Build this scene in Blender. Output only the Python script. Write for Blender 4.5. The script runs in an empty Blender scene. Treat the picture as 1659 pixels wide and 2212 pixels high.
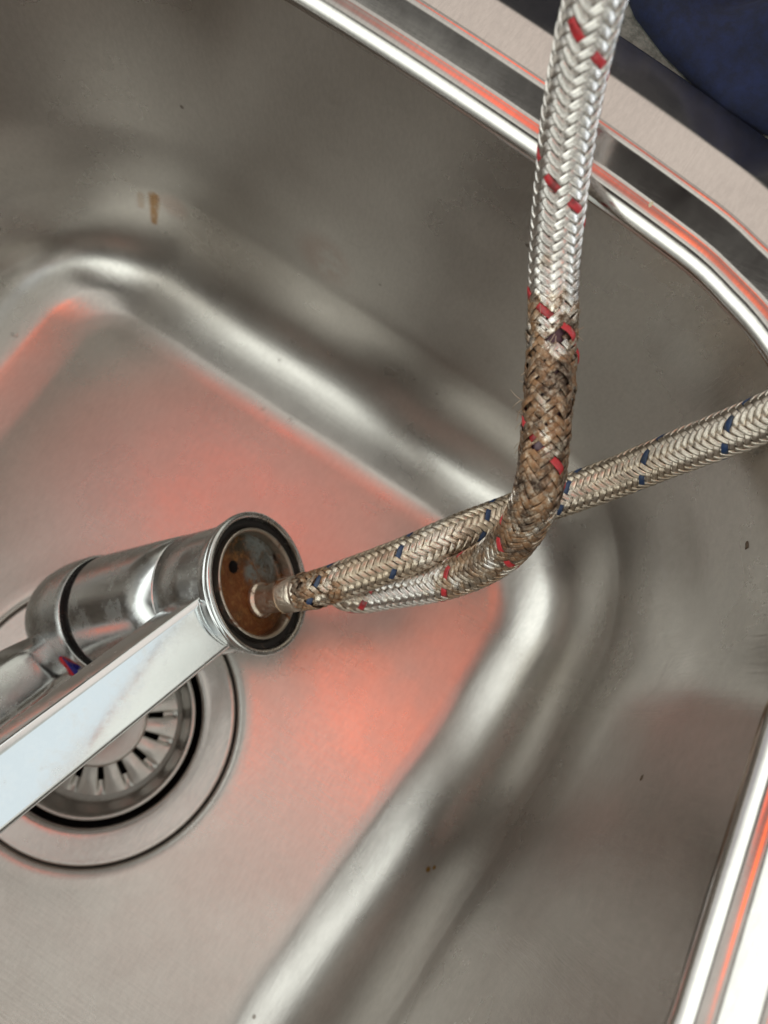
import bpy, bmesh, math, random
import numpy as np
from mathutils import Vector, noise
random.seed(7); rng = np.random.default_rng(7)
CM = 0.01
sc = bpy.context.scene
C = sc.collection
PI = math.pi

# ------------------------------------------------------------------ camera
W0, H0, F0 = 1659.0, 2212.0, 1661.0
MC = np.array([[0.83666034, 0.53958933, 0.09403635],
               [0.54441812, -0.80043617, -0.25082035],
               [-0.06006988, 0.26104653, -0.96345541]])      # rows: image right, image down, forward
CAMZ = 33.137
def cv(x, y, z):
    'camera axes (right, down, forward, cm) -> world cm'
    return np.array([x, y, z]) @ MC + np.array([0, 0, CAMZ])
def cdir(x, y, z):
    return np.array([x, y, z], float) @ MC
def pt(u, v, d):
    return cv((u - W0 / 2) / F0 * d, (v - H0 / 2) / F0 * d, d)
cam = bpy.data.cameras.new('camera'); co = bpy.data.objects.new('camera', cam); C.objects.link(co)
from mathutils import Matrix
R = Matrix(((MC[0][0], -MC[1][0], -MC[2][0]), (MC[0][1], -MC[1][1], -MC[2][1]), (MC[0][2], -MC[1][2], -MC[2][2])))
co.matrix_world = Matrix.Translation((0, 0, CAMZ * CM)) @ R.to_4x4()
cam.sensor_fit = 'VERTICAL'; cam.sensor_height = 36; cam.lens = F0 / H0 * 36
cam.clip_start = 0.01; cam.clip_end = 20
cam.dof.use_dof = True; cam.dof.focus_distance = 0.212; cam.dof.aperture_fstop = 11.5
sc.camera = co

# ------------------------------------------------------------------ light
world = bpy.data.worlds.new('World'); sc.world = world; world.use_nodes = True
wn = world.node_tree.nodes; wl = world.node_tree.links
wn.clear()
def W(t, **k):
    n = wn.new(t)
    for a, b in k.items(): setattr(n, a, b)
    return n
def wmath(op, a, b=None, c=None, clamp=False):
    n = W('ShaderNodeMath', operation=op, use_clamp=clamp)
    for i, x in enumerate((a, b, c)):
        if x is None: continue
        if isinstance(x, (int, float)): n.inputs[i].default_value = x
        else: wl.new(x, n.inputs[i])
    return n.outputs[0]
wtc = W('ShaderNodeTexCoord')
def wdot(v):
    n = W('ShaderNodeVectorMath', operation='DOT_PRODUCT'); wl.new(wtc.outputs['Generated'], n.inputs[0])
    n.inputs[1].default_value = v; return n.outputs['Value']
def lobe(prev, direc, size, color, soft=0.4, up=None, blend=True):
    '''an elliptical patch of world light or dark, placed for its reflection in the metal: direction, half sizes (rad-ish), colour'''
    d = Vector(direc).normalized()
    u = Vector(up) if up else Vector((0, 1, 0))
    a = (u - d * u.dot(d)).normalized(); b = d.cross(a)
    dd = wdot(d)
    xa = wmath('DIVIDE', wdot(b), size[0]); xb = wmath('DIVIDE', wdot(a), size[1])
    r = wmath('SQRT', wmath('ADD', wmath('MULTIPLY', xa, xa), wmath('MULTIPLY', xb, xb)))
    mr = W('ShaderNodeMapRange', interpolation_type='SMOOTHSTEP'); mr.inputs['From Min'].default_value = 1 + soft
    mr.inputs['From Max'].default_value = max(0.0, 1 - soft); wl.new(r, mr.inputs['Value'])
    f = wmath('MULTIPLY', mr.outputs[0], wmath('GREATER_THAN', dd, 0.0))
    mx = W('ShaderNodeMix', data_type='RGBA', blend_type='MIX')
    wl.new(f, mx.inputs['Factor']); wl.new(prev, mx.inputs['A']); mx.inputs['B'].default_value = (*color, 1)
    return mx.outputs['Result']
base = W('ShaderNodeRGB'); base.outputs[0].default_value = (0.24, 0.24, 0.215, 1)
env = base.outputs[0]
LOBES = [  # added bright and dark world patches, shaped for the reflections in the steel
    # direction, (half width, half height), colour, softness, up axis
    ((0.0, -0.15, 1.0), (0.62, 0.55), (.84, .82, .77), 0.35, None),
    ((0.0, -0.70, 0.72), (1.0, 0.22), (1.40, 1.46, 1.36), 0.5, None),
    ((0.30, -0.62, 0.73), (0.30, 0.17), (.16, .13, .11), 0.7, None),
    ((-0.12, -0.60, 0.80), (0.15, 0.12), (.09, .06, .05), 0.7, None),
    ((-0.25, -0.86, 0.50), (1.3, 0.20), (2.5, 2.65, 2.5), 0.5, (0, 0, 1)),
    ((0.02, -0.34, 0.94), (0.34, 0.13), (1.12, 1.12, 1.04), 0.6, None),
    ((-0.10, -0.535, 0.84), (0.55, 0.095), (.008, .004, .004), 0.45, None),
    ((-0.53, 0.05, 0.84), (0.5, 0.085), (.12, .105, .09), 0.5, (1, 0, 0)),
    ((-0.80, -0.10, 0.57), (0.75, 0.24), (2.5, 2.65, 2.55), 0.5, (0, 0, 1)),
    ((-0.10, 0.70, 0.70), (0.75, 0.24), (.98, .88, .80), 0.4, None),
    ((-0.95, 0.20, 0.16), (0.5, 0.14), (.75, .75, .78), 0.5, (0, 0, 1)),
    ((-0.38, 0.13, 0.91), (0.09, 0.12), (.38, .30, .275), 0.6, None),
    ((-0.10, 0.96, 0.22), (0.90, 0.24), (.02, .022, .03), 0.4, (0, 0, 1)),
    ((0.60, 0.06, 0.80), (0.5, 0.28), (.60, .60, .54), 0.5, (1, 0, 0)),
    ((0.85, 0.10, 0.52), (0.6, 0.18), (.92, 1.0, 1.02), 0.5, (0, 0, 1)),
    ((0.74, 0.68, 0.10), (0.35, 0.16), (4.2, 4.7, 5.1), 0.4, (0, 0, 1)),
    ((0.02, 0.17, 0.98), (0.17, 0.13), (.50, .235, .20), 0.6, None),
    ((-0.15, 0.15, 0.96), (0.13, 0.11), (.88, .27, .21), 0.6, None),
    ((-0.25, 0.13, 0.95), (0.08, 0.07), (2.5, .42, .23), 0.6, None),
    ((-0.16, 0.21, 0.96), (0.10, 0.04), (1.7, .34, .22), 0.7, (.3, 1, 0)),
    ((-0.05, 0.11, 0.99), (0.05, 0.06), (.42, .24, .21), 0.8, None),
    ((0.07, 0.05, 1.0), (0.080, 0.10), (3.9, .62, .20), 0.8, None),
]
#LOBES_END
for d, s, c_, sf, up in LOBES:
    env = lobe(env, d, s, c_, sf, up)
def area(name, loc, target, size, power, col, shape='RECTANGLE'):
    L = bpy.data.lights.new(name, 'AREA'); L.shape = shape; L.size = size[0] * CM; L.size_y = size[1] * CM
    L.energy = power; L.color = col
    o = bpy.data.objects.new(name, L); C.objects.link(o); o.location = Vector(loc) * CM
    o.rotation_euler = (Vector(target) - Vector(loc)).to_track_quat('-Z', 'Y').to_euler(); return o
bg = W('ShaderNodeBackground'); wl.new(env, bg.inputs['Color']); bg.inputs['Strength'].default_value = 1.0
wo = W('ShaderNodeOutputWorld'); wl.new(bg.outputs[0], wo.inputs['Surface'])
sc.view_settings.view_transform = 'Standard'; sc.view_settings.look = 'None'
sc.view_settings.exposure = 0; sc.view_settings.gamma = 1
sc.cycles.max_bounces = 10; sc.cycles.glossy_bounces = 8; sc.cycles.diffuse_bounces = 4

TR_B, TR_R, PH_B, PH_R = 7, 11, 0.0, 0.0
# ------------------------------------------------------------------ helpers
def tag(o, label=None, cat=None, group=None, kind=None):
    if label: o['label'] = label
    if cat: o['category'] = cat
    if group: o['group'] = group
    if kind: o['kind'] = kind
    return o
def empty(name, loc, label, cat, group=None, kind=None):
    o = bpy.data.objects.new(name, None); o.empty_display_size = 0.02; C.objects.link(o)
    o.location = Vector(loc) * CM
    return tag(o, label, cat, group, kind)
def mesh(name, V, Fc, mat, parent=None, smooth=True, loc=None, uv=None, mats=None, midx=None, sharp=None):
    V = np.asarray(V, float)
    base_ = np.zeros(3)
    if parent is not None:
        p = parent; 
        while p is not None: base_ = base_ + np.array(p.location) / CM; p = p.parent
    elif loc is not None: base_ = np.asarray(loc, float)
    me = bpy.data.meshes.new(name)
    me.from_pydata(((V - base_) * CM).tolist(), [], [tuple(f) for f in Fc])
    if smooth: me.polygons.foreach_set('use_smooth', [True] * len(me.polygons))
    if uv is not None:
        l = me.uv_layers.new(name='UVMap'); li = np.zeros(len(me.loops), int); me.loops.foreach_get('vertex_index', li)
        l.data.foreach_set('uv', np.asarray(uv, float)[li].ravel())
    for m in (mats or [mat]): me.materials.append(m)
    if midx is not None: me.polygons.foreach_set('material_index', midx)
    me.update()
    if sharp: me.set_sharp_from_angle(angle=math.radians(sharp))
    o = bpy.data.objects.new(name, me); C.objects.link(o)
    if parent is not None: o.parent = parent
    elif loc is not None: o.location = Vector(base_) * CM
    return o
def frame(axis, up=(0, 0, 1)):
    a = np.array(axis, float); a /= np.linalg.norm(a)
    u = np.array(up, float); u = u - a * (u @ a); u /= np.linalg.norm(u)
    return a, u, np.cross(a, u)
def lathe(profile, org, fr, n=96, closed=False):
    'profile: (along axis, radius) pairs'
    a, u, w = fr
    V = []; Fc = []
    for (t, r) in profile:
        for k in range(n):
            th = 2 * PI * k / n
            V.append(org + a * t + (u * math.cos(th) + w * math.sin(th)) * r)
    m = len(profile)
    for i in range(m - 1 + (1 if closed else 0)):
        for k in range(n):
            Fc.append((i * n + k, i * n + (k + 1) % n, ((i + 1) % m) * n + (k + 1) % n, ((i + 1) % m) * n + k))
    return V, Fc
def rnd(pts, r, seg=4, closed=False):
    'round the inner corners of a 2-D polyline'
    out = []
    P = [np.array(p, float) for p in pts]
    n = len(P)
    for i in range(n):
        if not closed and i in (0, n - 1): out.append(P[i]); continue
        a, b, c = P[i - 1], P[i], P[(i + 1) % n]
        rr = r[i] if isinstance(r, (list, tuple)) else r
        d1 = a - b; d2 = c - b
        q = min(rr, .45 * np.linalg.norm(d1), .45 * np.linalg.norm(d2))
        if q < 1e-6: out.append(b); continue
        p1 = b + d1 / np.linalg.norm(d1) * q; p2 = b + d2 / np.linalg.norm(d2) * q
        for s in range(seg + 1):
            t = s / seg
            out.append((1 - t) ** 2 * p1 + 2 * t * (1 - t) * b + t * t * p2)
    return [tuple(p) for p in out]

# ------------------------------------------------------------------ materials
class Mat:
    def __init__(s, name):
        s.m = bpy.data.materials.new(name); s.m.use_nodes = True
        s.n = s.m.node_tree.nodes; s.l = s.m.node_tree.links
        s.b = s.n['Principled BSDF']
        s.tc = s.n.new('ShaderNodeTexCoord'); s.obj = s.tc.outputs['Object']; s.uv = s.tc.outputs['UV']
    def node(s, t, ins=None, **k):
        n = s.n.new(t)
        for a, b in k.items(): setattr(n, a, b)
        for a, b in (ins or {}).items():
            if isinstance(b, bpy.types.NodeSocket): s.l.new(b, n.inputs[a])
            else: n.inputs[a].default_value = b
        return n
    def set(s, **k):
        for a, b in k.items():
            a = a.replace('_', ' ')
            if isinstance(b, bpy.types.NodeSocket): s.l.new(b, s.b.inputs[a])
            else: s.b.inputs[a].default_value = (*b, 1) if isinstance(b, tuple) and len(b) == 3 else b
    def noise(s, scale, detail=4, rough=.55, vec=None, dist=0.0):
        return s.node('ShaderNodeTexNoise', {'Vector': vec or s.obj, 'Scale': scale, 'Detail': detail, 'Roughness': rough, 'Distortion': dist}).outputs['Fac']
    def mapping(s, vec=None, loc=(0, 0, 0), rot=(0, 0, 0), sc=(1, 1, 1)):
        return s.node('ShaderNodeMapping', {'Vector': vec or s.obj, 'Location': loc, 'Rotation': rot, 'Scale': sc}).outputs[0]
    def ramp(s, f, lo, hi, a=0.0, b=1.0):
        return s.node('ShaderNodeMapRange', {'Value': f, 'From Min': lo, 'From Max': hi, 'To Min': a, 'To Max': b}, interpolation_type='SMOOTHSTEP').outputs[0]
    def math(s, op, a, b=0.0, clamp=False):
        return s.node('ShaderNodeMath', {0: a, 1: b}, operation=op, use_clamp=clamp).outputs[0]
    def mix(s, f, a, b, blend='MIX'):
        n = s.node('ShaderNodeMix', {'Factor': f}, data_type='RGBA', blend_type=blend)
        for k, x in (('A', a), ('B', b)):
            i = [q for q in n.inputs if q.name == k and q.type == 'RGBA'][0]
            if isinstance(x, bpy.types.NodeSocket): s.l.new(x, i)
            else: i.default_value = (*x, 1)
        return [q for q in n.outputs if q.type == 'RGBA'][0]
    def fmix(s, f, a, b):
        return s.node('ShaderNodeMapRange', {'Value': f, 'To Min': a, 'To Max': b}).outputs[0]
    def bump(s, h, strength=.2, dist=.0005, normal=None):
        ins = {'Height': h, 'Strength': strength, 'Distance': dist}
        if normal: ins['Normal'] = normal
        return s.node('ShaderNodeBump', ins).outputs[0]
    def spot(s, c, r, vec=None):
        'soft round mask round a point (metres, object space)'
        d = s.node('ShaderNodeVectorMath', {0: vec or s.obj, 1: c}, operation='DISTANCE').outputs['Value']
        return s.ramp(d, r, r * .35)

def steel(name, col=(.56, .53, .495), rough=.21, grain=.16, wave=.3):
    M = Mat(name)
    n1 = M.noise(9, 6, .6); n2 = M.noise(60, 5, .6); n3 = M.noise(900, 2, .5)
    n4 = M.noise(1, 3, .6, M.mapping(sc=(1400, 90, 90), rot=(0, 0, .5)))
    n5 = M.noise(1, 3, .6, M.mapping(sc=(70, 1100, 70), rot=(.3, 0, -.4)))
    r = M.math('ADD', M.ramp(n1, .3, .7, rough - .04, rough + .05), M.ramp(n2, .35, .7, -.008, .018))
    # scratches: thin wave lines
    sp = M.node('ShaderNodeTexVoronoi', {'Vector': M.obj, 'Scale': 95, 'Randomness': 1.0}, feature='F1')
    thr = M.math('GREATER_THAN', sp.outputs['Color'], .86)
    dots = M.math('MULTIPLY', M.ramp(sp.outputs['Distance'], .10, .05), thr)
    dirt = M.math('MULTIPLY', dots, M.ramp(M.noise(22, 2), .45, .6))
    lime = M.math('MULTIPLY', M.ramp(M.noise(33, 6, .7), .50, .9), .05)
    c = M.mix(M.ramp(n2, .3, .75), col, tuple(x * 1.03 for x in col))
    c = M.mix(lime, c, (.62, .60, .56))
    c = M.mix(M.math('MULTIPLY', dirt, .85), c, (.10, .07, .05))
    sc1 = M.ramp(M.noise(1, 2, .5, M.mapping(sc=(2600, 45, 120), rot=(.2, .1, .9))), .64, .72)
    sc2 = M.ramp(M.noise(1, 2, .5, M.mapping(sc=(60, 2200, 100), rot=(.5, .3, .35))), .65, .73)
    sc3 = M.math('MULTIPLY', M.math('MAXIMUM', sc1, sc2), M.ramp(M.noise(25, 3), .42, .62))
    c = M.mix(M.math('MULTIPLY', sc3, .22), c, (.30, .27, .24))
    gr = M.noise(1, 3, .7, M.mapping(sc=(900, 260, 420), rot=(.1, .2, .6)))
    c = M.mix(M.ramp(gr, .25, .75, 0, .5), c, tuple(x * .80 for x in col))
    c = M.mix(M.ramp(M.noise(26, 6, .72), .45, .75, 0, .25), c, tuple(min(1, x * 1.2) for x in col))
    M.c0 = c
    M.set(Base_Color=c, Metallic=1.0, Roughness=M.math('ADD', r, M.math('MULTIPLY', lime, .3)))
    h = M.math('ADD', M.math('MULTIPLY', n3, .6), M.math('ADD', n4, n5))
    b = M.bump(h, grain, .0002)
    b = M.bump(M.noise(14, 2, .5), wave, .0012, b)
    M.set(Normal=b)
    return M
MS = steel('sink steel', (.53, .50, .468), rough=.275)
# rust runs low on the back wall and a small spot on the floor fillet
def add_spot(M, items, col):
    f = None
    for c, r, s in items:
        q = M.math('MULTIPLY', M.spot(c, r, M.mapping(sc=s, loc=(0, 0, 0))), M.ramp(M.noise(420, 3, .7), .35, .6))
        f = q if f is None else M.math('MAXIMUM', f, q)
    M.c0 = M.mix(f, M.c0, col); M.set(Base_Color=M.c0)
CHR = Mat('chrome'); 
_s = CHR.noise(120, 5, .65); _b = CHR.noise(500, 4, .6)
_sm = CHR.ramp(_s, .45, .62)
CHR.set(Base_Color=CHR.mix(_sm, (.52, .52, .515), (.60, .605, .60)), Metallic=1.0, Roughness=CHR.fmix(_sm, .17, .30), Normal=CHR.bump(CHR.noise(35, 2), .35, .0006))
CHRS = Mat('chrome limescaled')
_s = CHRS.noise(130, 6, .65); _v = CHRS.noise(340, 5, .7)
_m = CHRS.math('MULTIPLY', CHRS.ramp(_s, .36, .68), CHRS.ramp(_v, .30, .68))
CHRS.set(Base_Color=CHRS.mix(_m, (.74, .77, .78), (.86, .88, .88)), Metallic=1.0, Roughness=CHRS.fmix(_m, .09, .33), Normal=CHRS.bump(_v, .05, .0002))
BLK = Mat('black rubber'); BLK.set(Base_Color=BLK.mix(BLK.ramp(BLK.noise(260, 4), .62, .72), (.012, .011, .011), (.09, .07, .05)), Roughness=.45)
DARK = Mat('dark gap'); DARK.set(Base_Color=(.01, .009, .008), Roughness=.8)
MARKB = Mat('blue mark'); MARKB.set(Base_Color=(.006, .008, .28), Roughness=.3)
MARKR = Mat('red mark'); MARKR.set(Base_Color=(.55, .015, .03), Roughness=.3)
def rusty(name, steelc, cover, rough=.35):
    M = Mat(name)
    n = M.noise(150, 7, .65, dist=.4); n2 = M.noise(600, 5, .7); n3 = M.noise(70, 3, .5)
    rc = M.mix(M.ramp(n2, .35, .7), (.05, .018, .008), (.40, .15, .035))
    rc = M.mix(M.ramp(n3, .4, .65), rc, (.16, .06, .02))
    f = M.ramp(n, cover - .08, cover + .08)
    M.f = f; M.rc = rc
    M.set(Base_Color=M.mix(f, steelc, rc), Metallic=M.fmix(f, 1.0, .25), Roughness=M.fmix(f, rough, .62), Normal=M.bump(M.math('ADD', n, n2), .45, .0006))
    return M
RUSTD = rusty('rusted base disc', (.20, .19, .15), .44)
def disc_detail(pp):
    'a pale blue-grey corroded patch above the nipple; brown glaze elsewhere'
    M = RUSTD; f = None
    big = M.ramp(M.noise(45, 4, .6), .4, .6)
    c = M.mix(big, (.17, .052, .010), (.045, .036, .020))
    c = M.mix(M.ramp(M.noise(420, 5, .7), .45, .68), c, (.26, .12, .035))
    for p, r in pp:
        q = M.math('MULTIPLY', M.spot(tuple(p), r), M.ramp(M.noise(230, 5, .7, dist=.5), .34, .56)); f = q if f is None else M.math('MAXIMUM', f, q)
    c = M.mix(f, c, (.24, .27, .26))
    M.set(Base_Color=c, Metallic=M.fmix(f, .35, .6), Roughness=M.fmix(M.noise(200), .22, .55), Normal=M.bump(M.math('ADD', M.noise(300, 6, .7), M.noise(90, 4, .6)), .7, .0008))
RUSTN = rusty('rusted nipple', (.74, .64, .53), .54, .28)
RINGM = rusty('tarnished ring', (.50, .45, .39), .60, .28)
def braid_mat(name, col, spots, base=.62, stripes=6):
    'woven steel wire; spots = (arc position cm, half width cm, strength) of rust along the hose'
    M = Mat(name)
    sep = M.node('ShaderNodeSeparateXYZ', {0: M.uv}); u = sep.outputs[0]; v = sep.outputs[1]
    wv = M.math('SINE', M.math('MULTIPLY', u, 2 * PI * stripes))
    n = M.noise(160, 5, .65); n2 = M.noise(700, 4, .7)
    rust = None
    for (p, hw, st) in spots:
        d = M.math('ABSOLUTE', M.math('SUBTRACT', v, p))
        d = M.math('ADD', d, M.ramp(n, .3, .7, hw * .5, -hw * .5))
        q = M.ramp(d, hw, hw * .3, 0, st)
        rust = q if rust is None else M.math('MAXIMUM', rust, q)
    tarn = M.math('MULTIPLY', M.math('MINIMUM', M.math('MULTIPLY', rust, 1.15), 1.0), M.ramp(n2, .25, .6, .6, 1.0))
    f = M.math('MULTIPLY', M.ramp(rust, .55, .92), M.ramp(n2, .30, .60, .35, .95))
    rc = M.mix(M.ramp(M.noise(150, 5, .65), .38, .60), (.030, .013, .008), (.29, .15, .07))
    c = M.mix(M.ramp(M.noise(260, 2), .3, .7), col, tuple(x * .85 for x in col))
    c = M.mix(tarn, c, M.mix(M.ramp(M.noise(210, 5, .65), .35, .6), (.28, .19, .12), (.62, .50, .36)))
    c = M.mix(f, c, rc)
    M.set(Base_Color=c, Metallic=M.fmix(f, 1.0, .6), Roughness=M.fmix(f, .27, .46), Normal=M.bump(M.math('ADD', wv, M.math('MULTIPLY', M.math('MULTIPLY', n2, f), 9.0)), .38, .00014))
    return M

# ------------------------------------------------------------------ sink
X0, X1, Y0, Y1 = -17.6, 4.25, -19.5, 9.3
RC = (2.5, 1.2, 1.2, 3.2)        # corner radii of the floor
DX, DY = -7.085, -4.85
# floor runs up through a shallow shoulder before the tight bend into the wall: angle (deg) against length (cm)
def profile(_l, _a, xt):
    pr = [(0.0, 0.0)]; x = z = 0.0; n = 96; L_ = _l[-1]
    for i in range(n):
        t = math.radians(np.interp(L_ * (i + .5) / n, _l, _a)); x += math.cos(t) * L_ / n; z += math.sin(t) * L_ / n
        if i % 2: pr.append((x, z))
    ztop = 17.0; xt = max(xt, x + .15)
    for i in range(1, 31): pr.append((x + (xt - x) * i / 30, z + (ztop - z) * i / 30))
    # rim: a broad rolled lip, a groove facing the bowl, the flat top, then a shallow fall to the counter
    el = [0, .08, .16, .50, .60, .78, .90, 1.50, 1.76, 2.85, 3.05, 4.50, 4.62, 4.9]
    ea = [84, 76, 64, 38, 21, 13, 37, 39, 0, 0, -10, -11, -70, -85]
    x, z = pr[-1]; ed = []
    for i in range(160):
        t = math.radians(np.interp(4.9 * (i + .5) / 160, el, ea)); x += math.cos(t) * 4.9 / 160; z += math.sin(t) * 4.9 / 160
        ed.append((x, z))
    return pr, ed
profA, edge = profile([0, .40, .85, 1.05, 1.9, 2.6, 3.6, 5.2, 7.2, 7.8], [0, 6, 11, 23, 28, 34, 50, 68, 83, 85], 4.45)
profB, edgeB = profile([0, .3, .6, .9, 1.6, 2.3, 3.2, 4.6, 6.4, 7.0], [0, 5, 11, 21, 28, 35, 51, 69, 83, 85], 4.2)
profC, _ = profile([0, .3, 2.0, 2.2, 2.7, 3.2, 4.0, 5.2, 7.0, 7.6], [0, 6, 14, 23, 29, 34, 50, 69, 83, 85], 4.45)
XO, ZO = edge[-6]
def rrect(d, n=28, m=40, z=0.0):
    'rounded rectangle grown by d; same vertex count for every d'
    out = []
    for cx_, cy_, a0, R0 in ((X1 - RC[0], Y1 - RC[0], 0, RC[0]), (X0 + RC[1], Y1 - RC[1], 90, RC[1]), (X0 + RC[2], Y0 + RC[2], 180, RC[2]), (X1 - RC[3], Y0 + RC[3], 270, RC[3])):
        ex = 3.0 * min(1, max(0, z / 9)) if R0 < 2 else 0.0      # the left corners open out as they rise
        r = R0 + d + ex; sx_ = -ex if a0 in (0, 270) else ex; sy_ = -ex if a0 in (0, 90) else ex
        cx_ += sx_; cy_ += sy_
        arc = [(cx_ + r * math.cos(math.radians(a0 + 90 * k / n)), cy_ + r * math.sin(math.radians(a0 + 90 * k / n))) for k in range(n + 1)]
        out.append(arc)
    pts = []
    for i in range(4):
        pts += out[i]
        a, b = out[i][-1], out[(i + 1) % 4][0]
        pts += [(a[0] + (b[0] - a[0]) * k / m, a[1] + (b[1] - a[1]) * k / m) for k in range(1, m)]
    return pts
def sst(x): x = max(0.0, min(1.0, x)); return x * x * (3 - 2 * x)
def warp(x, y, z):
    'the pressed sides are slightly bowed and splay a little more on the right'
    f = sst(z / 16.0)
    y2 = y + sst((y + 4) / 14) * f * (-.18 + .65 * max(-.3, 1 - ((x + 11) / 12.5) ** 2))
    wx = sst((x + 2) / 6)
    x2 = x + wx * ((.50 - .13 * max(0.0, min(6.6, y + 1))) * f - (1 - f) * .09 * max(0.0, min(12, 3 - y)))
    return x2, y2
NQ, MQ = 28, 40
wside = []
for w0, w1 in ((1, 0), (0, 0), (0, 0), (0, 1)):       # share of the right-hand profile round the loop
    wside += [w0 + (w1 - w0) * math.sin(PI / 2 * k / NQ) ** 2 for k in range(NQ + 1)] + [w1] * (MQ - 1)
V = []; Fc = []
cside = []
for w0, w1 in ((0, 0), (0, 1), (1, 0), (0, 0)):
    cside += [w0 + (w1 - w0) * math.sin(PI / 2 * k / NQ) ** 2 for k in range(NQ + 1)] + [w1] * (MQ - 1)
def loop(dA, zA, dB, zB, dC=None, zC=0.0):
    a = rrect(dA, z=zA); b = rrect(dB, z=zB); out = []
    if dC is not None: c_ = rrect(dC, z=zC)
    for p, q, w in zip(a, b, wside):
        z = zA + (zB - zA) * w; x, y = p[0] + (q[0] - p[0]) * w, p[1] + (q[1] - p[1]) * w
        v = cside[len(out)]
        if dC is not None and v > 0:
            x += (c_[len(out)][0] - x) * v; y += (c_[len(out)][1] - y) * v; z += (zC - z) * v
        x, y = warp(x, y, z); out.append((x, y, z))
    return out
for (dA, zA), (dB, zB), (dC, zC) in zip(profA, profB, profC):
    for (px, py, z) in loop(dA, zA, dB, zB, dC, zC):
        q = noise.noise(Vector((px * .12, py * .12, z * .12)))      # slight unevenness of pressed sheet
        q2 = noise.noise(Vector((px * .30 + 7, py * .30, z * .35))); fz = 1 - sst((z - 13) / 3)
        V.append((px - .05 * q2 * fz * sst(z / 2), py - .05 * q2 * fz * sst(z / 2), z + (.03 * q + .035 * q2 * sst(z / .3)) * fz))
NR = len(rrect(0))
for i in range(len(profA) - 1):
    for k in range(NR): Fc.append((i * NR + k, i * NR + (k + 1) % NR, (i + 1) * NR + (k + 1) % NR, (i + 1) * NR + k))
# floor: from the drain recess out to the first ring
rg = [(5.62, -.22), (5.66, -.10), (5.74, -.03), (5.86, .015), (6.05, .03), (6.4, .015), (7.2, .0)]
outer = [warp(*p, 0) for p in rrect(0)]
ang = [math.atan2(p[1] - DY, p[0] - DX) for p in outer]
start = len(V)
for r, z in rg:
    for a in ang: V.append((DX + r * math.cos(a), DY + r * math.sin(a), z))
FS = [k / 20 for k in range(1, 20)]
for f in FS:
    for k, a in enumerate(ang):
        p0 = (DX + 7.2 * math.cos(a), DY + 7.2 * math.sin(a)); p1 = outer[k]
        x, y = p0[0] + (p1[0] - p0[0]) * f, p0[1] + (p1[1] - p0[1]) * f
        V.append((x, y, (.03 * noise.noise(Vector((x * .12, y * .12, 0))) + .010 * noise.noise(Vector((x * .33, y * .33, 4))) * (1 - f) * 4 * f) * f))
rows = len(rg) + len(FS)
for i in range(rows):
    for k in range(NR):
        a0 = start + i * NR + k; a1 = start + i * NR + (k + 1) % NR
        if i < rows - 1: b0, b1 = a0 + NR, a1 + NR
        else: b0, b1 = k, (k + 1) % NR
        Fc.append((a0, a1, b1, b0))
sink = empty('kitchen_sink', (DX, DY, 0), 'brushed stainless steel sink bowl with raised rim, under the tap and hoses', 'sink')
bowl = mesh('bowl', V, Fc, MS.m, sink)
RIMM = steel('rim steel', (.56, .53, .50), .155, .03, .08)
V = []; Fc = []; full = [(profA[-1], profB[-1])] + list(zip(edge, edgeB))
for (dA, zA), (dB, zB) in full: V += loop(dA, zA, dB, zB)
for i in range(len(full) - 1):
    for k in range(NR): Fc.append((i * NR + k, i * NR + (k + 1) % NR, (i + 1) * NR + (k + 1) % NR, (i + 1) * NR + k))
mesh('rim', V, Fc, RIMM.m, sink)

# drain flange
up = np.array([0, 0, 1.]); dfr = frame((0, 0, 1), (1, 0, 0)); DC = np.array([DX, DY, 0.])
FLM = steel('drain steel', (.56, .52, .49), .22)
fl = rnd([(-.6, 4.12), (-.28, 4.16), (-.10, 4.32), (-.06, 4.55), (-.02, 5.3), (.0, 5.50), (-.10, 5.56), (-.3, 5.56)], .12, 3)
mesh('drain_flange', *lathe(fl, DC, dfr, 128), FLM.m, sink)
mesh('drain_gap', *lathe([(-.29, 5.66), (-.29, 5.5)], DC, dfr, 96), DARK.m, sink)
mesh('drain_throat', *lathe([(-.6, 4.13), (-2.2, 4.05), (-2.2, .01)], DC, dfr, 96), DARK.m, sink)
# basket strainer
st = empty('basket_strainer', (DX, DY, -.9), 'round slotted steel basket strainer seated in the sink drain, partly under the spout', 'strainer')
STM = steel('strainer steel', (.50, .48, .45), .30, .1, .1)
V, Fc = lathe(rnd([(-.55, 3.88), (-.30, 3.93), (-.26, 3.80), (-.45, 3.66), (-1.05, 3.35), (-1.22, 3.05)], [0, .05, .08, .1, .25, 0], 4), DC, dfr, 128)
mesh('rim', V, Fc, STM.m, st)
# ribbed slotted ring: fluted surface between r 1.9 and 3.05
NS = 16; na = NS * 24; V = []; Fc = []; mi = []
rs = np.linspace(1.75, 3.05, 12)
for r in rs:
    for k in range(na):
        th = 2 * PI * k / na; ph = (k % 24) / 24.0 - .5      # slot at ph = 0
        g = max(0.0, 1 - (abs(ph) / .17) ** 2) if abs(ph) < .17 else 0.0
        z = -1.22 + .30 * (3.05 - r) / 1.3 + .035 * math.cos(2 * PI * ph + PI) * (1 - abs(r - 2.5) / .7) - .13 * g * min(1, (3.05 - r) / .25)
        V.append(DC + np.array([r * math.cos(th + .04), r * math.sin(th + .04), z]))
for i in range(11):
    for k in range(na):
        ph = ((k + .5) % 24) / 24.0 - .5
        rm = (rs[i] + rs[i + 1]) / 2
        if abs(ph) < .11 and 1.9 < rm < 2.5: continue
        Fc.append((i * na + k, i * na + (k + 1) % na, (i + 1) * na + (k + 1) % na, (i + 1) * na + k))
mesh('slotted_ring', V, Fc, STM.m, st)
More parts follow.
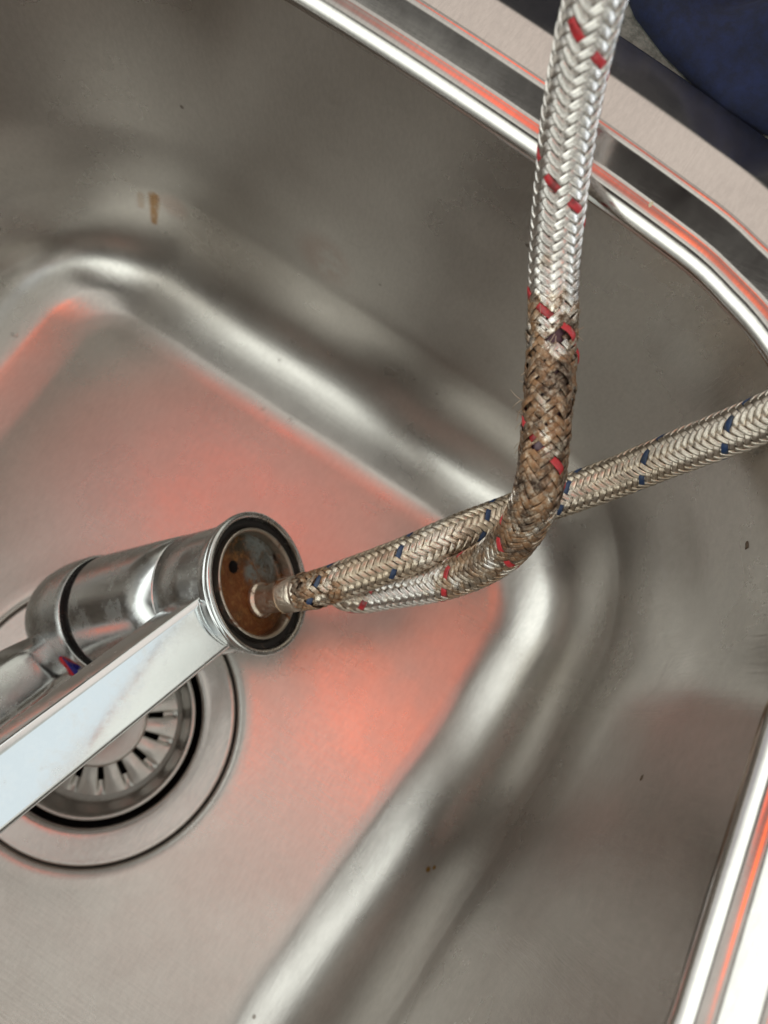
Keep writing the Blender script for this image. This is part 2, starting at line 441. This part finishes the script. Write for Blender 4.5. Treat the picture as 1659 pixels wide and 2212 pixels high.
V, Fc = lathe(rnd([(-1.2, 1.7), (-.98, 1.78), (-.62, 1.94), (-.50, 1.86), (-.53, 1.3), (-.62, .5), (-.64, .01)], [0, .05, .08, .15, .3, .2, 0], 4), DC, dfr, 96)
mesh('knob', V, Fc, STM.m, st)

# ------------------------------------------------------------------ counter and cloth behind the rim
CT = Mat('counter'); _n = CT.noise(380, 6, .75); _n2 = CT.noise(1300, 3, .6)
CT.set(Base_Color=CT.mix(CT.ramp(_n, .35, .65), (.07, .07, .06), (.17, .165, .145)), Roughness=.75, Normal=CT.bump(_n2, .4, .0004))
ctr = []
zc = ZO
outer = [(p[0], p[1]) for p in loop(XO - .02, zc, edgeB[-6][0] - .02, zc)]
far = [(max(-60, min(45, p[0] + (p[0] - (X0 + X1) / 2) * 3)), max(-60, min(60, p[1] + (p[1] - (Y0 + Y1) / 2) * 3)), zc) for p in outer]
V = [(p[0], p[1], zc) for p in outer] + far + [(p[0], p[1], zc - 2.5) for p in outer]
Fc = [(k, (k + 1) % NR, NR + (k + 1) % NR, NR + k) for k in range(NR)] + [(k, (k + 1) % NR, 2 * NR + (k + 1) % NR, 2 * NR + k)[::-1] for k in range(NR)]
o = mesh('countertop', V, Fc, CT.m, None, smooth=False, loc=(0, 20, zc)); tag(o, 'grey speckled stone countertop around the raised edge of the sink', 'countertop', kind='structure')

CL = Mat('navy cloth'); _n = CL.noise(260, 5, .7)
CL.set(Base_Color=CL.mix(CL.ramp(_n, .3, .7), (.0015, .0035, .018), (.0035, .009, .045)), Roughness=.9, Normal=CL.bump(_n, .5, .0005))

def cloth():
    V = []; Fc = []; nx, ny = 90, 60
    edge = [(1330, -60), (1370, 40), (1430, 120), (1500, 190), (1560, 245), (1640, 290), (1720, 310), (1820, 330)]
    eu = np.linspace(0, 1, len(edge))
    for i in range(nx):
        f = i / (nx - 1)
        u = np.interp(f, eu, [e[0] for e in edge]); v = np.interp(f, eu, [e[1] for e in edge])
        o_ = np.array([0, 0, CAMZ]); d = pt(u, v, 1) - o_; p = o_ + d * ((zc + .02 - CAMZ) / d[2])
        for j in range(ny):
            g = j / (ny - 1)
            q = p + np.array([.35, .94, 0]) * g * 9
            h = 1.3 * min(1, (g * 7)) ** .5 * (1 - .0 * g) + .75 * math.sin(f * 9 + g * 7 + 1.2 * math.sin(g * 9)) * min(1, g * 4) + .35 * math.sin(f * 21 - g * 9) * min(1, g * 4) + g * 1.2
            V.append(q + np.array([0, 0, max(0.03, h + .03)]) )
    for i in range(nx - 1):
        for j in range(ny - 1): Fc.append((i * ny + j, i * ny + j + 1, (i + 1) * ny + j + 1, (i + 1) * ny + j))
    # hem turned under
    n0 = len(V)
    for i in range(nx): V.append(V[i * ny] + np.array([.2, .3, -.02]))
    for i in range(nx - 1): Fc.append((i * ny, (i + 1) * ny, n0 + i + 1, n0 + i))
    o = mesh('cloth', V, Fc, CL.m, None, loc=V[0]); tag(o, 'dark navy blue crumpled cloth lying on the counter behind the sink rim', 'cloth')
cloth()


# ------------------------------------------------------------------ tap
FC = cv(-3.98, 2.29, 25.0)
av = np.array([-.83, .2, .52]); av /= np.linalg.norm(av)
ax = cdir(*av)
fr = frame(ax, cdir(0, -1, 0))
tap = empty('kitchen_tap', FC + ax * 4, 'detached chrome mixer tap lying in the sink bowl with its rusty hose end facing up', 'tap')
body = rnd([(.12, 2.36), (.0, 2.33), (-.03, 2.22), (.18, 2.14), (.6, 2.10), (.6, 2.0)], [0, .05, .05, .05, .02, 0], 3)
mesh('end_collar', *lathe(rnd([(.62, 2.13), (.60, 2.24), (.30, 2.30), (.22, 2.26), (.17, 2.36), (.0, 2.36), (-.05, 2.26), (.02, 2.16), (.30, 2.13)], [0, .04, .06, .03, .05, .06, .05, .04, 0], 3), FC, fr, 128), CHR.m, tap)
mesh('rubber_seal', *lathe(rnd([(.30, 2.20), (.20, 2.14), (.21, 1.98), (.32, 1.80)], [0, .05, .05, 0], 3), FC, fr, 96), BLK.m, tap)
mesh('inner_ring', *lathe(rnd([(.34, 1.85), (.08, 1.84), (.06, 1.77), (.12, 1.71), (.34, 1.67), (.62, 1.67)], [0, .04, .04, .04, .05, 0], 3), FC, fr, 128), RINGM.m, tap)
# base disc with two holes, as a grid with the holes left out and a dark floor behind
def face_pt(r, th, t): return FC + fr[0] * t + (fr[1] * math.cos(th) + fr[2] * math.sin(th)) * r
def face_uv(u, v, t):
    'where the ray of a pixel meets the plane of the tap face at depth t'
    o_ = np.array([0, 0, CAMZ]); d = pt(u, v, 1.0) - o_
    k = ((FC + fr[0] * t - o_) @ fr[0]) / (d @ fr[0]); p = o_ + d * k - FC
    return p @ fr[1], p @ fr[2]
TD = .54
def plane_pt(u, v, t):
    a, b = face_uv(u, v, t); return FC + fr[0] * t + fr[1] * a + fr[2] * b
holes = [(*face_uv(506, 1224, TD), .20), (*face_uv(596, 1202, TD), .19)]
V = []; Fc = []
G = 150; gs = np.linspace(-1.72, 1.72, G)
for i in range(G):
    for j in range(G):
        x, y = gs[i], gs[j]
        rr = math.hypot(x, y)
        t = TD + .03 * noise.noise(Vector((x * 2, y * 2, 0))) + .012 * noise.noise(Vector((x * 9, y * 9, 3))) - (.07 if rr > 1.5 else 0)
        for hx, hy, hr in holes:
            q = math.hypot(x - hx, y - hy) / hr
            t += .06 * max(0, 1.35 - q) if q > 1 else .05
        V.append(FC + fr[0] * t + fr[1] * x + fr[2] * y)
for i in range(G - 1):
    for j in range(G - 1):
        x = (gs[i] + gs[i + 1]) / 2; y = (gs[j] + gs[j + 1]) / 2
        if math.hypot(x, y) > 1.71: continue
        if any(math.hypot(x - hx, y - hy) < hr for hx, hy, hr in holes): continue
        Fc.append((i * G + j, (i + 1) * G + j, (i + 1) * G + j + 1, i * G + j + 1))
mesh('base_disc', V, Fc, RUSTD.m, tap)
disc_detail([((plane_pt(u, v, TD) - (FC + ax * 4)) * CM, r) for u, v, r in ((553, 1165, .0085), (568, 1195, .0085), (548, 1238, .006), (588, 1160, .006), (578, 1228, .007))])
for hx, hy, hr in holes:
    hc = FC + fr[1] * hx + fr[2] * hy
    mesh('screw_hole', *lathe([(TD - .005, hr * 1.08), (TD + .5, hr), (TD + .5, .005)], hc, fr, 32), RUSTN.m if hx == holes[1][0] else DARK.m, tap)
# body tube
bp = rnd([(.58, 2.12), (1.5, 2.12), (2.72, 2.12), (2.75, 2.09), (2.80, 2.09), (2.83, 2.13), (4.2, 2.16), (7.05, 2.18), (7.2, 2.12), (7.2, 1.9)], [0, 0, 0, .01, .01, 0, 0, .06, .03, 0], 3)
mesh('body', *lathe(bp, FC, fr, 128), CHR.m, tap)
mesh('joint_gap', *lathe([(7.1, 1.96), (7.75, 1.96)], FC, fr, 96), BLK.m, tap)
hp = rnd([(7.7, 1.9), (7.55, 2.20), (7.75, 2.26), (8.9, 2.24), (10.0, 2.0), (10.9, 1.35), (11.2, .01)], [0, .05, .1, .6, .6, .5, 0], 6)
head = mesh('handle_cap', *lathe(hp, FC, fr, 128), CHR.m, tap)

def sweep(sections, cap=True):
    'sections: list of rings (arrays of equal length)'
    n = len(sections[0]); V = [p for s in sections for p in s]; Fc = []
    for i in range(len(sections) - 1):
        for k in range(n): Fc.append((i * n + k, i * n + (k + 1) % n, (i + 1) * n + (k + 1) % n, (i + 1) * n + k))
    if cap:
        Fc.append(tuple(range(n))[::-1]); Fc.append(tuple(range((len(sections) - 1) * n, len(sections) * n)))
    return V, Fc
# spout: flat bar leaving the body beside the collar
sp1 = pt(440, 1364, 23.6); sp2 = pt(-20, 1722, 19.4)
sd = sp2 - sp1; sd /= np.linalg.norm(sd)
sw = np.cross(ax, sd); sw /= np.linalg.norm(sw)
if sw @ cdir(0, -1, 0) < 0: sw = -sw
sn = np.cross(sd, sw)
if sn @ (np.array([0, 0, CAMZ]) - sp1) < 0: sn = -sn
def bar(w, t, ch):
    return rnd([(-w, 0), (-w + .16, .10), (w - .16, .10), (w, 0), (w + .02, -t), (w - .25, -t - .1), (-w + .25, -t - .1), (-w - .02, -t)], [.10, .05, .05, .10, .1, .1, .1, .1], 4, True)
secs = []
L = 17.0
for i in range(25):
    f = i / 24; s = -.75 + f * (L + .75)
    w = .98 - .02 * f
    o_ = sp1 + sd * s
    secs.append([o_ + sw * a + sn * b for a, b in bar(w, 1.15 - .25 * f, .1)])
V, Fc = sweep(secs)
mesh('spout', V, Fc, CHRS.m, tap, sharp=40)

# lever
l1 = pt(135, 1408, 28.0); l2 = pt(-150, 1610, 23.8); ld = l2 - l1; ll = np.linalg.norm(ld); ld /= ll
lw = cdir(-.45, -.85, .1); lw -= ld * (lw @ ld); lw /= np.linalg.norm(lw); ln = np.cross(ld, lw)
if ln @ (np.array([0, 0, CAMZ]) - l1) < 0: ln = -ln
secs = []
for i in range(20):
    f = i / 19; w = 1.0 + .35 * min(1, f * 3) ** .6; h = .15 + .35 * min(1, f * 4)
    o_ = l1 + ld * (ll * f)
    ring = rnd([(-w, -.1), (-w * .55, h), (w * .55, h), (w, -.1), (w * .6, -.7), (-w * .6, -.7)], .22, 4, True)
    secs.append([o_ + lw * a + ln * b for a, b in ring])
lever = mesh('lever', *sweep(secs), CHR.m, tap)
from mathutils.bvhtree import BVHTree
def hit_on(objs, u, v):
    'where the line of sight of a point first meets these meshes'
    vv = []; ff = []
    for ob in objs:
        n_ = len(vv); off = Vector((0, 0, 0)); p_ = ob.parent
        while p_ is not None: off += p_.location; p_ = p_.parent
        vv += [tuple(q.co + off) for q in ob.data.vertices]; ff += [tuple(q + n_ for q in p.vertices) for p in ob.data.polygons]
    o_ = np.array([0, 0, CAMZ]); d = pt(u, v, 1.0) - o_
    h, n, _, _ = BVHTree.FromPolygons(vv, ff).ray_cast(Vector(o_ * CM), Vector(d).normalized())
    if n.dot(Vector(d)) > 0: n = -n
    return np.array(h) / CM, np.array(n)
mp, mr_ = hit_on([lever, head], 150, 1436)
def mark(name, a0, a1, mat):
    q = pt(200, 1460, 1) - pt(100, 1420, 1); e1 = q - mr_ * (q @ mr_); e1 /= np.linalg.norm(e1); e2 = np.cross(mr_, e1)
    if e2 @ cdir(0, 1, 0) < 0: e2 = -e2
    pts = []
    for k in range(25):
        a = math.radians(a0 + (a1 - a0) * k / 24); pts.append((math.cos(a) * .50, math.sin(a) * .22))
    V = [mp + mr_ * .015 + e1 * x + e2 * y for x, y in pts] + [mp - mr_ * .06 + e1 * x + e2 * y for x, y in pts]
    n = len(pts); Fc = [tuple(range(n)), tuple(range(n, 2 * n))[::-1]] + [(k, (k + 1) % n, n + (k + 1) % n, n + k) for k in range(n)]
    tag(mesh(name, V, Fc, mat.m, tap, smooth=False), label=name.replace('_', ' ') + ' showing water temperature')
mark('blue_indicator', -205, 25, MARKB); mark('red_indicator', 27, 153, MARKR)



# ------------------------------------------------------------------ hoses
def spline(P, n=1600):
    P = np.array(P, float); P = np.vstack([2 * P[0] - P[1], P, 2 * P[-1] - P[-2]])
    out = []
    m = len(P) - 3
    for i in range(m):
        # centripetal-ish Catmull-Rom
        p0, p1, p2, p3 = P[i:i + 4]
        for t in np.linspace(0, 1, n // m, endpoint=False):
            out.append(.5 * ((2 * p1) + (-p0 + p2) * t + (2 * p0 - 5 * p1 + 4 * p2 - p3) * t * t + (-p0 + 3 * p1 - 3 * p2 + p3) * t ** 3))
    out.append(P[-2]); out = np.array(out)
    for _ in range(60): out[1:-1] = (out[:-2] + out[1:-1] * 2 + out[2:]) / 4
    d = np.linalg.norm(np.diff(out, axis=0), axis=1); s = np.concatenate([[0], np.cumsum(d)])
    S = np.arange(0, s[-1], .02); Q = np.stack([np.interp(S, s, out[:, k]) for k in range(3)], 1)
    T = np.gradient(Q, axis=0); T /= np.linalg.norm(T, axis=1)[:, None]
    Vw = np.array([0, 0, CAMZ]) - Q
    N = Vw - T * np.sum(Vw * T, 1)[:, None]; N /= np.linalg.norm(N, axis=1)[:, None]
    B = np.cross(T, N)
    return S, Q, T, N, B
def on_hose(path, s, th, r):
    S, Q, T, N, B = path
    f = lambda A: np.stack([np.interp(s, S, A[:, k]) for k in range(3)], -1)
    return f(Q) + (f(N) * np.cos(th)[..., None] + f(B) * np.sin(th)[..., None]) * r[..., None]
PROF = [(-.5, -.010), (-.47, .012), (-.25, .018), (0, .020), (.25, .018), (.47, .012), (.5, -.010), (0, -.02)]
def braid(path, R, pitch, N, s0, s1, tracer, width, dmg=None, hole=None, phase=0.0):
    'two families of flat strands woven two over, two under; returns (verts, faces, uv) of plain and tracer strands'
    k = 2 * PI / pitch
    sp = pitch / (2 * N)
    res = {False: ([], [], []), True: ([], [], [])}
    for fam in (1, -1):
        for i in range(N):
            s = np.arange(s0, s1, sp / 4)
            c = 2 * k * s * N / (2 * PI)
            xx = 2 * i + fam * c
            f = np.clip(np.cos(2 * PI * (xx - .5) / 4) * 1.6, -1, 1) * fam
            amp = .026 * np.ones_like(s); wd = width * np.ones_like(s); rr = R * np.ones_like(s); dth = np.zeros_like(s)
            rr += rng.normal(0, .004); dth += rng.normal(0, .015)
            wob = np.interp(s, np.arange(s0 - 1, s1 + 1, .5), rng.normal(0, 1, len(np.arange(s0 - 1, s1 + 1, .5))))
            wob2 = np.interp(s, np.arange(s0 - 1, s1 + 1, .35), rng.normal(0, 1, len(np.arange(s0 - 1, s1 + 1, .35))))
            g = np.zeros_like(s)
            if dmg is not None:
                for a, b, st_ in dmg: g = np.maximum(g, st_ * np.clip(1 - np.abs((s - (a + b) / 2) / ((b - a) / 2)) ** 4, 0, 1))
            dth = dth + wob * (.012 + .09 * g); rr = rr + wob2 * (.003 + .022 * g); wd = wd * (1 - .16 * g * (wob2 > 0))
            th = 2 * PI * i / N + fam * k * s + dth + phase
            t = np.array([1.0, fam * k * R]); t /= np.linalg.norm(t)
            is_t = (fam, i) in tracer
            V, Fc, UV = res[is_t]
            b0 = len(V) and sum(len(v) for v in V); b0 = int(b0)
            m = len(PROF); ring = []
            for q, h in PROF:
                ss = s - t[1] * q * wd; tt = th + t[0] * q * wd / R
                ring.append(on_hose(path, ss, tt, rr + f * amp + h * 1.15))
            ring = np.stack(ring, 1)                # (len, m, 3)
            V.append(ring.reshape(-1, 3))
            UV.append(np.stack([np.tile([p[0] + .5 for p in PROF], len(s)), np.repeat(s, m)], 1))
            n = len(s)
            thm = (th + PI) % (2 * PI) - PI
            for a in range(n - 1):
                if hole is not None:
                    skip = False
                    for hs, ht, hr, fs in hole:
                        if fam in fs and ((s[a] - hs) / hr) ** 2 + ((thm[a] - ht) * R / hr) ** 2 < 1: skip = True
                    if skip: continue
                o_ = b0 + a * m
                for q in range(m):
                    Fc.append((o_ + q, o_ + (q + 1) % m, o_ + m + (q + 1) % m, o_ + m + q))
    return {kk: (np.vstack(v[0]), v[1], np.vstack(v[2])) if v[0] else None for kk, v in res.items()}
def tube(path, r, s0, s1, n=28, ds=.1):
    s = np.arange(s0, s1, ds); th = np.arange(n) * 2 * PI / n
    SS, TT = np.meshgrid(s, th, indexing='ij')
    V = on_hose(path, SS, TT, np.ones_like(SS) * r).reshape(-1, 3)
    m = len(s); Fc = [(i * n + k, i * n + (k + 1) % n, (i + 1) * n + (k + 1) % n, (i + 1) * n + k) for i in range(m - 1) for k in range(n)]
    Fc.append(tuple(range((m - 1) * n, m * n)))
    return V, Fc
def wire(P, r, n=6):
    P = np.array(P); V = []; Fc = []
    for i, p in enumerate(P):
        t = P[min(i + 1, len(P) - 1)] - P[max(i - 1, 0)]; _, u, w = frame(t, (.3, .5, .8))
        for k in range(n): V.append(p + (u * math.cos(2 * PI * k / n) + w * math.sin(2 * PI * k / n)) * r * (1 - .4 * i / len(P)))
    for i in range(len(P) - 1):
        for k in range(n): Fc.append((i * n + k, i * n + (k + 1) % n, (i + 1) * n + (k + 1) % n, (i + 1) * n + k))
    return V, Fc
def project(p):
    c = MC @ (np.array(p) - [0, 0, CAMZ]); return c[0] / c[2] * F0 + W0 / 2, c[1] / c[2] * F0 + H0 / 2
def s_near(path, u, v):
    d = [np.hypot(*(np.array(project(q)) - (u, v))) for q in path[1][::5]]
    return path[0][::5][int(np.argmin(d))]
def grime_tube():
    M = Mat('inner tube'); M.set(Base_Color=(.03, .018, .02), Roughness=.5); return M
TUBE = grime_tube()
RH = .575
# --- blue-marked hose
nb = plane_pt(560, 1297, TD); out = -ax
PB = [nb + out * .9, nb + out * 2.0, pt(725, 1259, 24.2), pt(885, 1199, 23.7), pt(981, 1157, 23.6), pt(1100, 1112, 23.8),
      pt(1301, 1042, 22.9), pt(1429, 991, 21.7), pt(1621, 916, 19.4), pt(1800, 842, 17.4), pt(1950, 780, 16.2), pt(2250, 670, 14.6)]
pathB = spline(PB)
hb = empty('braided_hose', nb, 'braided steel hose with blue marker threads, running from the tap to the right edge', 'hose', 'braided hoses screwed into the tap')
BM = braid_mat('wire braid clean', (.72, .64, .55), [(.9, 1.8, .95), (3.6, 2.6, .66), (7.5, 2.8, .60), (11.5, 2.8, .45)])
BT = Mat('blue tracer'); BT.set(Base_Color=BT.mix(BT.ramp(BT.noise(300, 4), .45, .7), (.010, .030, .085), (.03, .04, .055)), Roughness=.45)
rb = braid(pathB, RH, 2.75, 12, .95, pathB[0][-1] - .1, {(-1, TR_B)}, .166, [(.9, 1.9, .7)], phase=PH_B)
v_ = rb[False]; mesh('wire_braid', v_[0], v_[1], BM.m, hb, uv=v_[2])
v_ = rb[True]; tag(mesh('marker_thread', v_[0], v_[1], BT.m, hb, uv=v_[2]), label='blue marker thread')
mesh('inner_tube', *tube(pathB, RH - .085, .3, pathB[0][-1] - .1), TUBE.m, hb)
def nipple(base, d, parent):
    f2 = frame(d, cdir(0, -1, 0))
    mesh('nipple', *lathe(rnd([(-.1, .50), (.03, .60), (.16, .60), (.22, .50), (.5, .48), (1.02, .49), (1.1, .52), (1.12, .60)], [0, .06, .06, .06, .03, .03, .03, 0], 4), base, f2, 48), RUSTN.m, parent)
    mesh('ferrule', *lathe(rnd([(1.04, .40), (1.04, .545), (1.12, .575), (1.62, .58), (1.70, .565), (1.80, .60), (1.90, .59), (1.92, .45)], [0, .03, .03, .03, .03, .03, .03, 0], 4), base, f2, 48), RUSTN.m, parent)
nipple(nb, out, hb)
# --- red-marked hose
nr = plane_pt(614, 1283, TD)
PR_ = [nr + out * .9, nr + out * 2.0, pt(770, 1284, 25.3), pt(860, 1272, 24.6), pt(965, 1252, 23.6), pt(1060, 1210, 22.0), pt(1125, 1145, 20.3),
       pt(1162, 1060, 19.2), pt(1176, 960, 18.9), pt(1185, 850, 18.7), pt(1194, 700, 18.6), pt(1198, 560, 18.3), pt(1213, 400, 17.4),
       pt(1240, 200, 16.1), pt(1285, 0, 14.7), pt(1330, -160, 13.7), pt(1440, -480, 11.8)]
pathR = spline(PR_)
hr_ = empty('braided_hose', nr, 'braided steel hose with red marker threads, rusted and frayed, running to top edge', 'hose', 'braided hoses screwed into the tap')
sA = s_near(pathR, 1195, 700); sB = s_near(pathR, 1180, 930); sE = s_near(pathR, 1120, 1150); sC = s_near(pathR, 1170, 1040)
RM = braid_mat('wire braid rusted', (.76, .715, .67), [((sA + sB) / 2 - .35, abs(sA - sB) / 2 + 1.5, 1.0), (sC + .4, 2.4, 1.0), (sE, 2.0, .88), (sE - 2.4, 2.0, .80), (1.5, 1.8, .6)])
RT = Mat('red tracer'); RT.set(Base_Color=RT.mix(RT.ramp(RT.noise(300, 4), .45, .7), (.42, .022, .028), (.15, .018, .018)), Roughness=.4)
holes_r = [(sA - .42, .18, .20, (1, -1)), (sA - .75, .45, .10, (1,)), (sB - .35, -.35, .16, (1, -1)), (sA + .1, .85, .12, (-1,))]
rr_ = braid(pathR, RH, 3.1, 12, .95, pathR[0][-1] - .1, {(-1, TR_R)}, .182, [(sB - .5, sA + .25, 1.0), (.9, 1.9, .6)], holes_r, phase=PH_R)
v_ = rr_[False]; mesh('wire_braid', v_[0], v_[1], RM.m, hr_, uv=v_[2])
v_ = rr_[True]; tag(mesh('marker_thread', v_[0], v_[1], RT.m, hr_, uv=v_[2]), label='red marker thread')
TUR = Mat('exposed tube'); TUR.set(Base_Color=TUR.mix(TUR.ramp(TUR.noise(400, 4), .4, .6), (.05, .018, .03), (.10, .045, .06)), Roughness=.4)
mesh('inner_tube', *tube(pathR, RH - .085, .3, pathR[0][-1] - .1), TUR.m, hr_)
nipple(nr, out, hr_)
WM = Mat('frayed wire'); WM.set(Base_Color=WM.mix(WM.noise(200), (.22, .13, .07), (.55, .45, .36)), Metallic=.8, Roughness=.4)
def stray(u_s, th, ln_, curl, r=.012):
    a = []
    for k in range(9):
        f = k / 8
        a.append(on_hose(pathR, np.array(u_s + curl[0] * f * ln_), np.array(th + curl[1] * f), np.array(RH + .02 + ln_ * f * curl[2] * (1 - .35 * f))))
    mesh('frayed_wire', *wire(a, r), WM.m, hr_)
side = 1.0 if (on_hose(pathR, np.array(sA), np.array(PI / 2), np.array(RH)) - on_hose(pathR, np.array(sA), np.array(0.), np.array(RH))) @ cdir(1, 0, 0) < 0 else -1.0
sF = s_near(pathR, 1185, 870)
for (ds_, th, l_, cu) in [(0, 1.45, .55, (.5, .1, .9)), (.05, 1.5, .5, (-.5, .2, .85)), (-.1, 1.4, .42, (-.9, -.2, .6)), (-.3, 1.5, .3, (.2, .3, .9)), (-.5, 1.55, .32, (-.7, .1, .7)),
                          (.45, 1.6, .22, (.3, .1, .9)), (.7, 1.5, .18, (-.6, .1, .9)), (1.55, -.1, .45, (-1.0, .35, .35)), (1.5, -.15, .5, (-1.3, .1, .3)), (1.62, -.9, .3, (.5, -.4, .8)),
                          (1.7, -1.1, .25, (.4, -.3, .9)), (1.58, -1.3, .22, (-.5, -.2, 1)), (-1.0, 1.4, .25, (-.8, .2, .8)), (-1.15, 1.5, .2, (-.9, .2, .8)), (1.45, -1.0, .3, (.9, .3, .4))]:
    stray(sF + ds_, th * side, l_, (cu[0], cu[1] * side, cu[2]), .010)
for k in range(26):       # broken ends standing off the rust
    stray(sB + .1 + rng.random() * (sA - sB), (rng.random() * 2.8 - 1.4), .10 + .12 * rng.random(), (rng.normal() * 1.2, rng.normal() * .5, .25 + .5 * rng.random()), .007)


# ------------------------------------------------------------------ droplets, flecks and stains on the steel
from mathutils.bvhtree import BVHTree
_v = []; _f = []
for _o in sink.children:
    if _o.name.startswith(('bowl', 'rim')):
        _n = len(_v); _v += [tuple(v.co + sink.location) for v in _o.data.vertices]; _f += [tuple(q + _n for q in p.vertices) for p in _o.data.polygons]
bvh = BVHTree.FromPolygons(_v, _f)
def on_bowl(u, v):
    o_ = np.array([0, 0, CAMZ]); d = pt(u, v, 1.0) - o_
    h, n, _, _ = bvh.ray_cast(Vector(o_ * CM), Vector(d).normalized())
    if n.dot(Vector(d)) > 0: n = -n
    return np.array(h) / CM, np.array(n)
WA = Mat('water'); WA.set(Base_Color=(1., 1., 1.), Roughness=.02, Transmission_Weight=1.0, IOR=1.33)
def dome(name, u, v, r, h, mat, label, cat, group, lump=.12, seed=0):
    p, n = on_bowl(u, v); f = frame(n, (1, .3, .2)); V = []; Fc = []; m = 20; k = 6
    for i in range(k + 1):
        a = i / k * PI / 2
        for j in range(m):
            th = 2 * PI * j / m; q = 1 + lump * noise.noise(Vector((math.cos(th) * 1.5 + seed, math.sin(th) * 1.5, i * .2))) * 2
            V.append(p + f[0] * (h * math.sin(a) - .006 * (i == 0)) + (f[1] * math.cos(th) + f[2] * math.sin(th)) * r * q * max(math.cos(a), .02))
    for i in range(k):
        for j in range(m): Fc.append((i * m + j, i * m + (j + 1) % m, (i + 1) * m + (j + 1) % m, (i + 1) * m + j))
    Fc.append(tuple(range(m))[::-1]); Fc.append(tuple(range(k * m, k * m + m)))
    tag(mesh(name, V, Fc, mat.m, None, loc=p), label, cat, group)
for i, (u, v, r, lab) in enumerate([
        (516, 776, .11, 'clear water droplet on the pale band below the back wall, left of another droplet'),
        (603, 778, .07, 'small water droplet on the pale band below the back wall, upper right of its neighbour'),
        (32, 722, .14, 'largest clear water droplet, alone on the steel at the far left edge'),
        (568, 882, .10, 'clear water droplet topmost in the cluster above the red reflection on the sink floor'),
        (627, 905, .09, 'clear water droplet rightmost in the cluster above the red reflection'),
        (576, 908, .06, 'small water droplet lowest in the cluster above the red reflection'),
        (540, 900, .05, 'tiny water droplet leftmost in the cluster above the red reflection'),
        (340, 615, .07, 'small water droplet near the left back corner of the sink, by the bright glare')]):
    dome('water_droplet', u, v, r, r * .45, WA, lab, 'droplet', 'water droplets on the sink floor', .1, i)
CRB = Mat('brown fleck'); CRB.set(Base_Color=CRB.mix(CRB.noise(900), (.02, .012, .007), (.10, .06, .03)), Roughness=.7)
CRY = Mat('pale crumb'); CRY.set(Base_Color=(.55, .48, .33), Roughness=.7)
def fleck(u, v, r, mat, label, sd):
    p, n = on_bowl(u, v); f = frame(n, (0, 1, .3)); bm = bmesh.new(); bmesh.ops.create_icosphere(bm, subdivisions=3, radius=1)
    V = []
    for q in bm.verts:
        c = q.co; g = 1 + .6 * noise.noise(c * 1.7 + Vector((sd, 0, 0)))
        V.append(p + f[0] * c.z * .4 * r * g + f[1] * c.x * r * g * 1.5 + f[2] * c.y * r * g * .7)
    Fc = [[w.index for w in t.verts] for t in bm.faces]; bm.free()
    tag(mesh('crumb', V, Fc, mat.m, None, loc=p), label, 'crumb')
fleck(1614, 1178, .085, CRB, 'dark brown fleck stuck on the right wall below the blue-marked hose', 3)
fleck(1386, 1680, .06, CRB, 'tiny dark fleck in the middle of the lower right sink wall', 8)
fleck(1406, 441, .06, CRY, 'pale yellowish crumb lying in the groove of the raised rim', 5)
def spots_on(M, items, col, amt, nz=300):
    f = None
    for u, v, r in items:
        p, n = on_bowl(u, v); p = p - np.array(sink.location) / CM
        q = M.math('MULTIPLY', M.spot(tuple(p * CM), r * CM), M.ramp(M.noise(nz, 3, .7), .28, .46, 0, amt)); f = q if f is None else M.math('MAXIMUM', f, q)
    M.c0 = M.mix(f, M.c0, col); M.set(Base_Color=M.c0)
spots_on(MS, [(333, 424 + 5 * k, .34 - .012 * k) for k in range(12)], (.30, .14, .025), .8, 700)
spots_on(MS, [(304, 420 + 6 * k, .22) for k in range(5)], (.30, .15, .05), .35, 700)
spots_on(MS, [(925, 1878, .16), (938, 1874, .12)], (.34, .19, .05), 1.0)
spots_on(MS, [(700, 560, 1.6), (375, 445, .9)], (.40, .26, .22), .35, 60)
